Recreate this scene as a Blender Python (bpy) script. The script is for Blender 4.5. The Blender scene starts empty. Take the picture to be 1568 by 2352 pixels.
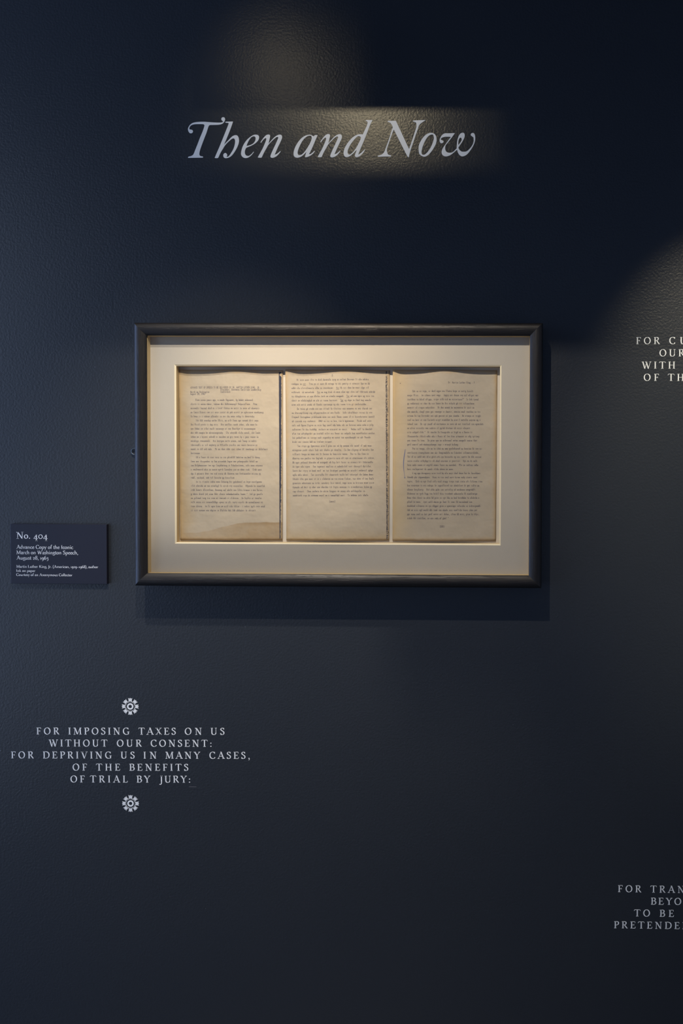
import bpy, bmesh, math, random
from mathutils import Vector, Matrix
from mathutils.geometry import tessellate_polygon

random.seed(7)
SC = bpy.context.scene
COL = SC.collection

# ------------------------------------------------------------------ camera
CX, CY, F, D, ZC = 1080.0, 1100.0, 1764.0, 1.615, 1.5   # principal point, focal (px of 1568x2352), distance to wall, eye height
PITCH, YAW, ROLL = math.radians(-1.0676), math.radians(0.8743), math.radians(-0.2193)
RB = Matrix.Rotation(YAW, 3, 'Z') @ Matrix.Rotation(PITCH, 3, 'X') @ Matrix.Rotation(ROLL, 3, 'Y')
CAM = Vector((0, -D, 0))
cd = bpy.data.cameras.new('camera')
cam = bpy.data.objects.new('camera', cd)
COL.objects.link(cam)
cd.sensor_fit = 'HORIZONTAL'
cd.sensor_width = 36.0
cd.lens = F * 36.0 / 1568.0
cd.shift_x = -(CX - 784.0) / 1568.0
cd.shift_y = -(1176.0 - CY) / 1568.0
cd.clip_start = 0.02
cam.matrix_world = Matrix.Translation((0, -D, ZC)) @ (RB @ Matrix.Rotation(math.pi / 2, 3, 'X')).to_4x4()
SC.camera = cam

# ------------------------------------------------------------------ view
SC.view_settings.view_transform = 'Standard'
SC.view_settings.look = 'None'
SC.view_settings.gamma = 1.0
SC.view_settings.use_curve_mapping = False
SC.view_settings.exposure = 0.0

# ------------------------------------------------------------------ world: dim bluish gallery ambience
W = bpy.data.worlds.new('world'); SC.world = W; W.use_nodes = True
W.node_tree.nodes['Background'].inputs[0].default_value = (0.46, 0.57, 0.80, 1)
W.node_tree.nodes['Background'].inputs[1].default_value = 1.22


def spot(name, loc, target, power, color, angle, blend, radius):
    l = bpy.data.lights.new(name, 'SPOT')
    l.energy = power; l.color = color; l.spot_size = math.radians(angle); l.spot_blend = blend
    l.shadow_soft_size = radius
    o = bpy.data.objects.new(name, l); COL.objects.link(o)
    o.location = loc
    o.rotation_euler = (Vector(target) - Vector(loc)).to_track_quat('-Z', 'Y').to_euler()
    return o


WARM = (1.0, 0.84, 0.54)
NEUT = (1.0, 0.91, 0.80)
S_FRAME = (-.29, -1.0, 2.62)
S_TITLE = (-.33, -.58, 2.55)
# framing projector of the picture frame: a wide soft beam with a brighter core, its top cut by a shutter at the frame's upper edge
spot('spot_frame', S_FRAME, (-.27, 0, 1.44), 84, (1.0, .88, .74), 60, 1.0, .006)
spot('spot_frame_core', S_FRAME, (-.34, 0, 1.80), 44, (1.0, .72, .42), 28, 1.0, .006)
# wide wash over label and left inscription, with spill that glances off the wall above the title
spot('spot_label', (-.66, -1.0, 2.87), (-.48, 0, .84), 120, NEUT, 42, 1.0, .02)
spot('spot_spill', (-.56, -.58, 2.60), (-.40, 0, 2.27), 1.1, WARM, 44, 1.0, .02)
# title
spot('spot_title', S_TITLE, (-.29, 0, 2.22), 6.9, WARM, 66, .9, .005)
# right-hand inscriptions
spot('spot_right', (.62, -1.0, 2.62), (.54, 0, 1.55), 110, (1.0, .88, .64), 32, 1.0, .02)
spot('spot_right_low', (.66, -1.2, 2.62), (.62, 0, .74), 46, WARM, 26, 1.0, .02)
# daylight from the window side of the gallery, far to the left
def area(name, loc, target, sx, sy, power, color):
    al = bpy.data.lights.new(name, 'AREA'); al.shape = 'RECTANGLE'; al.size = sx; al.size_y = sy
    al.energy = power; al.color = color
    ao = bpy.data.objects.new(name, al); COL.objects.link(ao); ao.location = loc
    ao.rotation_euler = (Vector(target) - Vector(loc)).to_track_quat('-Z', 'Y').to_euler()


# the next, daylit room: its opening on the left, and the brighter window seen through it close to the wall
area('opening_light', (-2.62, -1.15, 1.5), (0, -1.15, 1.5), 2.1, 2.8, 6, (0.66, 0.82, 1.0))
area('window_light', (-2.60, -.42, 1.5), (0, -.42, 1.5), .74, 2.0, 28, (0.30, 0.48, 1.0))


# ------------------------------------------------------------------ helpers
def P(px, py, d=0.0):
    """the point of the plane d metres in front of the wall that lies at pixel (px, py) of the photograph; returns (x, z)"""
    q = RB @ Vector(((px - CX) / F, 1.0, -(py - CY) / F))
    t = (-d - CAM.y) / q.y
    return CAM.x + q.x * t, ZC + q.z * t


def link(name, verts, faces, mat, parent=None, smooth=False):
    me = bpy.data.meshes.new(name)
    me.from_pydata([tuple(v) for v in verts], [], faces)
    me.update()
    if mat: me.materials.append(mat)
    if smooth:
        me.polygons.foreach_set('use_smooth', [True] * len(me.polygons))
    o = bpy.data.objects.new(name, me); COL.objects.link(o)
    if parent: o.parent = parent
    return o


def thing(name, label, cat, group=None, loc=(0, 0, 0)):
    o = bpy.data.objects.new(name, None); COL.objects.link(o); o.location = loc
    o.empty_display_size = .05
    tag(o, label, cat, group)
    return o


def tag(o, label, cat, group=None):
    o['label'] = label; o['category'] = cat
    if group: o['group'] = group


def box(x0, x1, y0, y1, z0, z1):
    v = [(x0, y0, z0), (x1, y0, z0), (x1, y1, z0), (x0, y1, z0), (x0, y0, z1), (x1, y0, z1), (x1, y1, z1), (x0, y1, z1)]
    f = [(0, 1, 2, 3), (7, 6, 5, 4), (0, 4, 5, 1), (1, 5, 6, 2), (2, 6, 7, 3), (3, 7, 4, 0)]
    return v, f


def bevel_obj(o, w, seg=2):
    bm = bmesh.new(); bm.from_mesh(o.data)
    bmesh.ops.recalc_face_normals(bm, faces=bm.faces)
    bmesh.ops.bevel(bm, geom=bm.edges[:], offset=w, segments=seg, affect='EDGES', profile=.5)
    bm.to_mesh(o.data); bm.free()


def material(name):
    m = bpy.data.materials.new(name); m.use_nodes = True
    nt = m.node_tree
    return m, nt, nt.nodes['Principled BSDF']


def nd(nt, kind, **kw):
    n = nt.nodes.new(kind)
    for k, v in kw.items(): setattr(n, k, v)
    return n


def math_(nt, op, a, b=None, clamp=False):
    n = nt.nodes.new('ShaderNodeMath'); n.operation = op; n.use_clamp = clamp
    for i, s in enumerate((a, b)):
        if s is None: continue
        if isinstance(s, (int, float)): n.inputs[i].default_value = s
        else: nt.links.new(s, n.inputs[i])
    return n.outputs[0]


def step(nt, v, lo, hi):
    n = nt.nodes.new('ShaderNodeMapRange'); n.interpolation_type = 'SMOOTHSTEP'
    nt.links.new(v, n.inputs[0]); n.inputs[1].default_value = lo; n.inputs[2].default_value = hi
    n.inputs[3].default_value = 0; n.inputs[4].default_value = 1
    return n.outputs[0]


def mix(nt, fac, a, b):
    n = nt.nodes.new('ShaderNodeMix'); n.data_type = 'RGBA'
    if isinstance(fac, (int, float)): n.inputs[0].default_value = fac
    else: nt.links.new(fac, n.inputs[0])
    for i, s in ((6, a), (7, b)):
        if isinstance(s, tuple): n.inputs[i].default_value = s + (1,)
        else: nt.links.new(s, n.inputs[i])
    return n.outputs[2]


def noise(nt, coord, scale, detail=3, rough=.5, vscale=None):
    if vscale:
        mp = nt.nodes.new('ShaderNodeMapping'); mp.inputs['Scale'].default_value = vscale
        nt.links.new(coord, mp.inputs[0]); coord = mp.outputs[0]
    n = nt.nodes.new('ShaderNodeTexNoise'); n.inputs['Scale'].default_value = scale
    n.inputs['Detail'].default_value = detail; n.inputs['Roughness'].default_value = rough
    nt.links.new(coord, n.inputs['Vector'])
    return n.outputs[0]


def bump(nt, h, bsdf, strength, dist, prev=None):
    b = nt.nodes.new('ShaderNodeBump'); b.inputs['Strength'].default_value = strength
    b.inputs['Distance'].default_value = dist
    nt.links.new(h, b.inputs['Height'])
    if prev: nt.links.new(prev, b.inputs['Normal'])
    nt.links.new(b.outputs[0], bsdf.inputs['Normal'])
    return b.outputs[0]


def simple(name, col, rough=.6, metal=0, spec=.5):
    m, nt, b = material(name)
    b.inputs['Base Color'].default_value = col + (1,)
    b.inputs['Roughness'].default_value = rough
    b.inputs['Metallic'].default_value = metal
    b.inputs['Specular IOR Level'].default_value = spec
    return m, nt, b


# ------------------------------------------------------------------ materials
def wall_paint():
    m, nt, b = simple('navy_wall_paint', (.016, .019, .025), .34, 0, .5)
    c = nd(nt, 'ShaderNodeTexCoord').outputs['Object']
    n1 = noise(nt, c, 210, 3, .55)
    n2 = noise(nt, c, 55, 2, .5)
    n3 = noise(nt, c, 2.2, 4, .6)
    nt.links.new(mix(nt, n3, (.0165, .0200, .0250), (.0210, .0242, .0292)), b.inputs['Base Color'])
    h = math_(nt, 'ADD', n1, math_(nt, 'MULTIPLY', n2, .2))
    bump(nt, h, b, .6, .001)
    return m


def wood(name, axis):
    m, nt, b = simple(name, (.012, .011, .012), .45, 0, .36)
    c = nd(nt, 'ShaderNodeTexCoord').outputs['Object']
    s = (5, 160, 160) if axis == 'X' else (160, 160, 5)
    g = noise(nt, c, 1.6, 5, .65, s)
    g2 = noise(nt, c, 4.5, 3, .6, s)
    pores = step(nt, g2, .56, .66)
    nt.links.new(mix(nt, pores, mix(nt, g, (.003, .003, .003), (.014, .011, .009)), (.003, .003, .003)), b.inputs['Base Color'])
    nt.links.new(math_(nt, 'ADD', math_(nt, 'MULTIPLY', g, .2), .37), b.inputs['Roughness'])
    bump(nt, math_(nt, 'SUBTRACT', g, pores), b, .35, .0006)
    return m


def mat_paper(name, col, sc=700, st=.25):
    m, nt, b = simple(name, col, .9, 0, .2)
    c = nd(nt, 'ShaderNodeTexCoord').outputs['Object']
    n = noise(nt, c, sc, 3, .6); n2 = noise(nt, c, 9, 3, .5)
    nt.links.new(mix(nt, n2, tuple(x * .97 for x in col), tuple(min(1, x * 1.03) for x in col)), b.inputs['Base Color'])
    bump(nt, n, b, st, .0006)
    return m


def page_paper(name, kind):
    """aged typing paper; u, v run across and up the sheet (generated coordinates)"""
    m, nt, b = simple(name, (.6, .5, .36), .85, 0, .25)
    tc = nd(nt, 'ShaderNodeTexCoord')
    sep = nd(nt, 'ShaderNodeSeparateXYZ'); nt.links.new(tc.outputs['UV'], sep.inputs[0])
    u, v = sep.outputs[0], sep.outputs[1]
    c = tc.outputs['Object']
    big = noise(nt, c, 11, 4, .55)
    mid = noise(nt, c, 45, 4, .6)
    fine = noise(nt, c, 900, 2, .5)
    col = mix(nt, big, (.39, .335, .262), (.49, .422, .333))
    # fibres and foxing
    col = mix(nt, math_(nt, 'MULTIPLY', step(nt, mid, .58, .80), .35), col, (.47, .36, .23))
    eu = math_(nt, 'MINIMUM', u, math_(nt, 'SUBTRACT', 1.0, u))
    ev = math_(nt, 'MULTIPLY', math_(nt, 'MINIMUM', v, math_(nt, 'SUBTRACT', 1.0, v)), 1.6)
    e = math_(nt, 'ADD', math_(nt, 'MINIMUM', eu, ev), math_(nt, 'MULTIPLY', math_(nt, 'SUBTRACT', mid, .5), .05))
    edge = math_(nt, 'SUBTRACT', 1.0, step(nt, e, -.005, .05))
    col = mix(nt, math_(nt, 'MULTIPLY', edge, .62), col, (.44, .30, .14))
    if kind == 1:
        # water stain along the foot, its tide line flat on the right and sinking to the left
        tl = math_(nt, 'ADD', math_(nt, 'MULTIPLY', step(nt, u, .12, .66), .062), .045)
        dd = math_(nt, 'SUBTRACT', tl, v)
        dd = math_(nt, 'ADD', dd, math_(nt, 'MULTIPLY', math_(nt, 'SUBTRACT', mid, .5), .012))
        st = math_(nt, 'MULTIPLY', step(nt, dd, -.001, .006), math_(nt, 'ADD', math_(nt, 'MULTIPLY', step(nt, u, .1, .7), .30), .35))
        st = math_(nt, 'MULTIPLY', st, math_(nt, 'ADD', math_(nt, 'MULTIPLY', mid, 1.1), .35))
        col = mix(nt, st, col, (.33, .225, .115))
        band = math_(nt, 'MULTIPLY', step(nt, dd, -.002, .004), math_(nt, 'SUBTRACT', 1.0, step(nt, dd, .004, .03)))
        col = mix(nt, math_(nt, 'MULTIPLY', band, math_(nt, 'MULTIPLY', step(nt, u, .45, .7), .45)), col, (.25, .16, .07))
        # browned left margin, strongest at head and foot
        lm = math_(nt, 'SUBTRACT', 1.0, step(nt, math_(nt, 'ADD', u, math_(nt, 'MULTIPLY', math_(nt, 'SUBTRACT', big, .5), .3)), .0, .16))
        col = mix(nt, math_(nt, 'MULTIPLY', lm, .5), col, (.40, .28, .13))
    if kind == 3:
        lm = math_(nt, 'SUBTRACT', 1.0, step(nt, math_(nt, 'ADD', u, math_(nt, 'MULTIPLY', math_(nt, 'SUBTRACT', big, .5), .25)), .0, .22))
        col = mix(nt, math_(nt, 'MULTIPLY', lm, .4), col, (.60, .44, .22))
    if kind == 2:
        fm = math_(nt, 'SUBTRACT', 1.0, step(nt, math_(nt, 'ADD', v, math_(nt, 'MULTIPLY', math_(nt, 'SUBTRACT', big, .5), .08)), .0, .09))
        col = mix(nt, math_(nt, 'MULTIPLY', fm, .35), col, (.50, .36, .18))
    nt.links.new(col, b.inputs['Base Color'])
    n0 = bump(nt, big, b, .55, .012)
    bump(nt, fine, b, .25, .0003, n0)
    return m


M_WALL = wall_paint()
M_WOODX, M_WOODZ = wood('stained_oak_across', 'X'), wood('stained_oak_upright', 'Z')
M_MAT = mat_paper('cream_mat_board', (.47, .432, .378))
M_CORE = mat_paper('white_mat_core', (.84, .75, .56), 400, .1)
M_SPACER = mat_paper('cream_spacer', (.58, .45, .26), 400, .1)
M_BACK = mat_paper('backing_board', (.62, .57, .50))
M_PAGE = {k: page_paper('aged_paper_%d' % k, k) for k in (1, 2, 3)}
M_VINYL = simple('pale_grey_vinyl', (.74, .76, .76), .5, 0, .4)[0]
M_INK = simple('blue_black_typing_ink', (.045, .045, .085), .8, 0, .1)[0]
M_BAND = simple('blue_black_copy_band', (.045, .05, .075), .8, 0, .1)[0]
M_PEN = simple('blue_pen_ink', (.13, .15, .28), .6, 0, .2)[0]
M_CARD = simple('label_card_navy', (.011, .012, .022), .5, 0, .3)[0]
M_CARDTEXT = simple('label_print_white', (.78, .80, .82), .6, 0, .2)[0]
M_STEEL = simple('zinc_steel', (.10, .12, .14), .5, 1.0)[0]
M_BLACK = simple('black_enamel', (.01, .01, .01), .5)[0]


def glazing_mat():
    m = bpy.data.materials.new('museum_glass'); m.use_nodes = True
    nt = m.node_tree
    for n in list(nt.nodes): nt.nodes.remove(n)
    o = nd(nt, 'ShaderNodeOutputMaterial'); mx = nd(nt, 'ShaderNodeMixShader')
    t = nd(nt, 'ShaderNodeBsdfTransparent'); g = nd(nt, 'ShaderNodeBsdfGlossy')
    t.inputs[0].default_value = (.985, .99, .985, 1); g.inputs['Roughness'].default_value = .03
    f = nd(nt, 'ShaderNodeFresnel'); f.inputs[0].default_value = 1.18
    nt.links.new(f.outputs[0], mx.inputs[0]); nt.links.new(t.outputs[0], mx.inputs[1]); nt.links.new(g.outputs[0], mx.inputs[2])
    nt.links.new(mx.outputs[0], o.inputs[0])
    return m


M_GLASS = glazing_mat()

# ------------------------------------------------------------------ setting
v, f = box(-2.6, 1.6, 0, .12, 0, 3.0)
o = link('wall_back', v, f, M_WALL); o['kind'] = 'structure'; wall = o
v, f = box(-2.6, 1.6, -3.2, 0, -.1, 0)
fm, fnt, fb = simple('timber_floor', (.20, .19, .18), .45)
o = link('floor', v, f, fm); o['kind'] = 'structure'
v, f = box(-2.6, 1.6, -3.2, 0, 3.0, 3.1)
o = link('ceiling', v, f, simple('grey_ceiling', (.22, .24, .27), .8)[0]); o['kind'] = 'structure'
v, f = box(-2.6, 1.6, -3.3, -3.2, 0, 3.0)
M_GREY = simple('pale_wall_paint', (.66, .68, .71), .8, 0, .2)[0]
o = link('wall_front', v, f, M_GREY); o['kind'] = 'structure'
v, f = box(1.6, 1.7, -3.2, 0, 0, 3.0)
o = link('wall_right', v, f, M_GREY); o['kind'] = 'structure'

# paint nibs and small dings on the wall
nibs = [(252, 559, 1.1), (285, 73, .8), (218, 843, .7), (999, 265, 1.0), (1178, 1665, 1.0), (472, 2087, .9), (85, 1598, .9), (2, 1725, 1.4),
        (591, 1790, .8), (471, 1653, .8), (507, 300, .0), (606, 277, .9), (380, 1369, .9), (440, 1384, .8), (563, 1440, .8), (390, 2060, .7)]
vs, fs = [], []
for (px, py, r) in nibs:
    if r <= 0: continue
    x, z = P(px, py); r *= .0011; b0 = len(vs)
    for i in range(7):
        a = i * math.tau / 7; k = random.uniform(.7, 1.2)
        vs.append((x + r * k * math.cos(a), .0001, z + r * k * 1.3 * math.sin(a)))
    vs.append((x, -r * .8, z))
    for i in range(7): fs.append((b0 + i, b0 + (i + 1) % 7, b0 + 7))
o = link('paint_nib', vs, fs, simple('nib_paint', (.06, .068, .075), .35)[0], wall, True); o['kind'] = 'stuff'
# faint scratch below the left inscription
x0, z0 = P(434, 1806.6); x1, z1 = P(451, 1807.6)
v, f = box(x0, x1, -.0003, 0, z1 - .0004, z0 + .0002)
o = link('scratch', v, f, simple('scuffed_paint', (.07, .072, .08), .5)[0], wall)


# ------------------------------------------------------------------ lettering: a small hand-drawn serif face
def catmull(pts, n=5, closed=False):
    out = []
    m = len(pts)
    if m < 3 and not closed: return list(pts)
    rng = range(m if closed else m - 1)
    for i in rng:
        if closed:
            p0, p1, p2, p3 = pts[(i - 1) % m], pts[i], pts[(i + 1) % m], pts[(i + 2) % m]
        else:
            p1, p2 = pts[i], pts[i + 1]
            p0 = pts[i - 1] if i else (2 * p1[0] - p2[0], 2 * p1[1] - p2[1])
            p3 = pts[i + 2] if i + 2 < m else (2 * p2[0] - p1[0], 2 * p2[1] - p1[1])
        for k in range(n):
            t = k / n; t2 = t * t; t3 = t2 * t
            out.append(tuple(.5 * (2 * p1[j] + (p2[j] - p0[j]) * t + (2 * p0[j] - 5 * p1[j] + 4 * p2[j] - p3[j]) * t2
                                   + (3 * p1[j] - p0[j] - 3 * p2[j] + p3[j]) * t3) for j in (0, 1)))
    if not closed: out.append(tuple(pts[-1]))
    return out


def Ln(x1, y1, x2, y2, w): return ('L', x1, y1, x2, y2, w)
def Cv(pts, T=13, t=5): return ('C', pts, T, t, False)
def El(cx, cy, rx, ry, T=13, t=5):
    return ('C', [(cx + rx * math.cos(math.radians(a)), cy + ry * math.sin(math.radians(a))) for a in range(0, 360, 30)], T, t, True)
def Ft(x, y=0, h=12, w=13): return ('S', x, y, 1, h, w)
def Tp(x, y=100, h=12, w=13): return ('S', x, y, -1, h, w)
def Dt(x, y, r=7): return ('D', x, y, r)
def Fl(x, y, w=11): return ('P', [(x - w / 2 - 8, y - 9), (x - w / 2 - 8, y - 6), (x + w / 2, y + 2), (x + w / 2, y - 12), (x - w / 2, y - 13)])


G = {
 'A': (78, [Ln(39, 100, 8, 0, 5), Ln(38, 102, 69, 0, 13), Ln(19, 35, 58, 35, 5), Ft(8, 0, 12, 5), Ft(69, 0, 14)]),
 'B': (66, [Ln(17, 0, 17, 100, 13), Ft(15, 0, 11), Tp(15, 100, 11), Cv([(16, 97.5), (36, 97.5), (50, 90), (53, 76), (48, 61), (34, 53), (20, 52)]),
            Cv([(20, 53), (42, 52), (56, 43), (59, 27), (52, 10), (36, 2.5), (16, 2.5)])]),
 'C': (74, [Cv([(65, 82), (57, 93), (42, 98), (24, 92), (12, 74), (9, 50), (13, 26), (26, 8), (44, 2), (59, 7), (68, 21)]), Ln(66, 98, 66, 72, 4)]),
 'D': (82, [Ln(17, 0, 17, 100, 13), Ft(15, 0, 11), Tp(15, 100, 11), Cv([(16, 97.5), (42, 97.5), (62, 87), (73, 66), (73, 36), (62, 13), (42, 2.5), (16, 2.5)])]),
 'E': (64, [Ln(17, 0, 17, 100, 13), Ft(15, 0, 11), Tp(15, 100, 11), Ln(16, 97.5, 55, 97.5, 5), Ln(54, 99, 57, 80, 4.5), Ln(16, 52, 44, 52, 5),
            Ln(44, 62, 44, 42, 4), Ln(16, 2.5, 57, 2.5, 5), Ln(55, 1, 61, 24, 5)]),
 'F': (58, [Ln(17, 0, 17, 100, 13), Ft(17, 0, 13), Tp(15, 100, 11), Ln(16, 97.5, 53, 97.5, 5), Ln(52, 99, 55, 80, 4.5), Ln(16, 50, 43, 50, 5), Ln(43, 60, 43, 40, 4)]),
 'G': (80, [Cv([(65, 82), (57, 93), (42, 98), (24, 92), (12, 74), (9, 50), (13, 26), (26, 8), (44, 2), (58, 4), (68, 9)]), Ln(66, 98, 66, 74, 4),
            Ln(67, 42, 67, 6, 12), Tp(67, 44, 12)]),
 'H': (84, [Ln(17, 0, 17, 100, 13), Ft(17), Tp(17), Ln(67, 0, 67, 100, 13), Ft(67), Tp(67), Ln(17, 51, 67, 51, 5)]),
 'I': (34, [Ln(17, 0, 17, 100, 13), Ft(17), Tp(17)]),
 'J': (36, [Ln(20, 5, 20, 100, 13), Tp(20), Cv([(20, 8), (18, -12), (10, -27), (0, -30)], 13, 5), Dt(0, -25, 6)]),
 'K': (76, [Ln(17, 0, 17, 100, 13), Ft(17), Tp(17), Ln(60, 100, 20, 50, 5), Tp(60, 100, 11, 5), Ln(30, 62, 66, 0, 13), Ft(67, 0, 12)]),
 'L': (60, [Ln(17, 0, 17, 100, 13), Ft(15, 0, 11), Tp(17), Ln(16, 2.5, 55, 2.5, 5), Ln(53, 1, 59, 24, 5)]),
 'M': (100, [Ln(20, 97, 14, 0, 5), Ft(14, 0, 11, 5), Tp(15, 100, 10), Ln(19, 100, 49, 4, 13), Ln(50, 4, 80, 99, 5), Ln(81, 100, 85, 0, 13), Ft(85, 0, 12), Tp(86, 100, 9)]),
 'N': (86, [Ln(18, 96, 18, 0, 5.5), Ft(18, 0, 12, 5), Tp(13, 100, 10, 9), Ln(17, 100, 69, 0, 13), Ln(69, 100, 69, 2, 5.5), Tp(69, 100, 12, 5)]),
 'O': (86, [El(43, 50, 33, 48)]),
 'P': (60, [Ln(17, 0, 17, 100, 13), Ft(17, 0, 13), Tp(15, 100, 11), Cv([(16, 97.5), (36, 97.5), (51, 89), (54, 73), (49, 57), (36, 49), (20, 48)])]),
 'R': (72, [Ln(17, 0, 17, 100, 13), Ft(17), Tp(15, 100, 11), Cv([(16, 97.5), (36, 97.5), (50, 90), (53, 75), (48, 60), (36, 53), (20, 52)]),
            Ln(34, 53, 64, 1, 12), Ln(58, 2, 72, 2, 4)]),
 'S': (54, [Cv([(44, 82), (37, 94), (25, 98), (13, 92), (9, 78), (15, 65), (30, 53), (42, 40), (45, 24), (38, 8), (24, 2), (13, 6), (6, 20)], 12.5, 5), Ln(44, 99, 45, 76, 4), Ln(6, 1, 5, 26, 4)]),
 'T': (72, [Ln(36, 0, 36, 99, 13), Ft(36, 0, 14), Ln(4, 97.5, 68, 97.5, 5), Ln(6, 99, 0, 80, 4.5), Ln(66, 99, 72, 80, 4.5)]),
 'U': (82, [Cv([(17, 100), (17, 64), (17, 30), (24, 8), (42, 2), (57, 8), (64, 28)], 13, 5), Ln(64, 24, 64, 100, 5.5), Tp(17), Tp(64, 100, 12, 5)]),
 'V': (76, [Ln(11, 100, 39, -1, 13), Ln(66, 100, 39, -1, 5), Tp(11, 100, 13), Tp(66, 100, 11, 5)]),
 'W': (108, [Ln(11, 100, 35, -1, 13), Ln(56, 96, 35, -1, 5), Ln(50, 100, 75, -1, 13), Ln(98, 100, 75, -1, 5), Tp(11, 100, 12), Tp(48, 100, 10), Tp(98, 100, 11, 5)]),
 'X': (74, [Ln(13, 100, 62, 0, 13), Ln(61, 100, 12, 0, 5), Tp(13), Ft(62), Tp(61, 100, 11, 5), Ft(12, 0, 11, 5)]),
 'Y': (74, [Ln(11, 100, 38, 46, 13), Ln(65, 100, 38, 46, 5), Ln(38, 0, 38, 50, 13), Tp(11), Tp(65, 100, 11, 5), Ft(38, 0, 13)]),
 'a': (46, [Cv([(8, 49), (14, 59), (25, 60), (32, 54), (33, 42), (33, 14), (37, 3), (45, 6)], 11, 5), Cv([(33, 38), (19, 32), (9, 24), (8, 12), (16, 3), (25, 6), (33, 16)], 11, 5), Dt(9, 48, 5)]),
 'b': (54, [Ln(13, 4, 13, 106, 11), Fl(13, 104), Cv([(13, 44), (22, 57), (34, 58), (45, 46), (46, 28), (39, 9), (26, 2), (13, 6)], 11, 5)]),
 'c': (44, [Cv([(38, 49), (30, 59), (19, 57), (10, 44), (9, 26), (15, 9), (27, 3), (36, 7), (42, 15)], 11, 5), Dt(36, 49, 5)]),
 'd': (55, [Ln(41, 2, 41, 106, 11), Fl(41, 104), Cv([(41, 48), (32, 59), (20, 57), (10, 44), (9, 26), (15, 8), (26, 3), (35, 8), (41, 16)], 11, 5), Ln(41, 2, 50, 4, 5)]),
 'e': (46, [Ln(10, 37, 39, 37, 4.5), Cv([(39, 37), (37, 51), (27, 59), (16, 54), (9, 40), (9, 24), (15, 8), (26, 3), (36, 7), (42, 16)], 11, 5)]),
 'f': (34, [Cv([(38, 98), (28, 104), (19, 98), (15, 82), (15, 40), (15, 0)], 11, 5), Dt(36, 97, 6), Ln(4, 60, 31, 60, 4.5), Ft(15, 0, 12, 11)]),
 'g': (48, [El(22, 43, 14, 16, 10, 5), Cv([(14, 30), (9, 22), (16, 14), (34, 11), (43, 1), (40, -17), (24, -27), (9, -22), (5, -10), (13, 1)], 9, 5), Ln(33, 54, 46, 58, 6)]),
 'h': (56, [Ln(13, 0, 13, 106, 11), Fl(13, 104), Ft(13, 0, 11, 11), Cv([(13, 44), (22, 56), (34, 58), (41, 48), (42, 34), (42, 0)], 11, 5), Ft(42, 0, 11, 11)]),
 'i': (27, [Ln(14, 0, 14, 60, 11), Fl(14, 60), Ft(14, 0, 11, 11), Dt(14, 84, 7.5)]),
 'j': (27, [Ln(14, -5, 14, 60, 11), Fl(14, 60), Cv([(14, 0), (12, -18), (4, -28), (-4, -28)], 11, 5), Dt(14, 84, 7.5)]),
 'k': (54, [Ln(13, 0, 13, 106, 11), Fl(13, 104), Ft(13, 0, 11, 11), Ln(42, 60, 17, 30, 5), Ln(22, 36, 46, 0, 11), Ft(46, 0, 10, 11)]),
 'l': (27, [Ln(14, 0, 14, 106, 11), Fl(14, 104), Ft(14, 0, 11, 11)]),
 'm': (86, [Ln(13, 0, 13, 60, 11), Fl(13, 60), Ft(13, 0, 11, 11), Cv([(13, 44), (22, 56), (34, 58), (41, 48), (42, 34), (42, 0)], 11, 5), Ft(42, 0, 11, 11),
            Cv([(42, 44), (51, 56), (63, 58), (70, 48), (71, 34), (71, 0)], 11, 5), Ft(71, 0, 11, 11)]),
 'n': (57, [Ln(13, 0, 13, 60, 11), Fl(13, 60), Ft(13, 0, 11, 11), Cv([(13, 44), (22, 56), (34, 58), (41, 48), (42, 34), (42, 0)], 11, 5), Ft(42, 0, 11, 11)]),
 'o': (51, [El(25, 31, 18, 28, 11, 5)]),
 'p': (55, [Ln(13, -36, 13, 60, 11), Fl(13, 60), Ft(13, -38, 12, 11), Cv([(13, 46), (22, 57), (34, 58), (45, 46), (46, 28), (39, 9), (26, 2), (13, 8)], 11, 5)]),
 'q': (55, [Ln(41, -36, 41, 60, 11), Ft(41, -38, 12, 11), Cv([(41, 48), (32, 59), (20, 57), (10, 44), (9, 26), (15, 8), (26, 3), (35, 8), (41, 16)], 11, 5)]),
 'r': (39, [Ln(13, 0, 13, 60, 11), Fl(13, 60), Ft(13, 0, 12, 11), Cv([(13, 42), (20, 54), (30, 58)], 11, 6), Dt(32, 54, 6.5)]),
 's': (37, [Cv([(30, 49), (26, 58), (17, 60), (9, 54), (9, 44), (18, 34), (28, 24), (30, 12), (22, 3), (13, 3), (6, 14)], 10, 5)]),
 't': (32, [Cv([(14, 80), (14, 40), (14, 14), (20, 3), (30, 7)], 11, 5), Ln(4, 60, 29, 60, 4.5)]),
 'u': (56, [Cv([(13, 60), (13, 34), (14, 14), (22, 3), (32, 6), (42, 18)], 11, 5), Ln(42, 0, 42, 60, 11), Fl(13, 60), Fl(42, 60), Ln(42, 2, 51, 3, 5)]),
 'v': (50, [Ln(10, 60, 26, -1, 11), Ln(42, 60, 26, -1, 5), Tp(10, 62, 11, 11), Tp(42, 62, 9, 5)]),
 'w': (76, [Ln(10, 60, 25, -1, 11), Ln(39, 60, 25, -1, 5), Ln(37, 60, 52, -1, 11), Ln(68, 60, 52, -1, 5), Tp(10, 62, 11, 11), Tp(37, 62, 9, 11), Tp(68, 62, 9, 5)]),
 'x': (50, [Ln(10, 60, 40, 0, 11), Ln(40, 60, 10, 0, 5), Tp(10, 62, 10, 11), Ft(40, 0, 10, 11), Tp(40, 62, 9, 5), Ft(10, 0, 9, 5)]),
 'y': (50, [Ln(10, 60, 27, 0, 11), Ln(43, 60, 16, -34, 5), Tp(10, 62, 11, 11), Tp(43, 62, 9, 5), Dt(13, -33, 6)]),
 'z': (46, [Ln(6, 58, 38, 58, 5), Ln(38, 58, 8, 3, 11), Ln(6, 2.5, 40, 2.5, 5)]),
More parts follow.
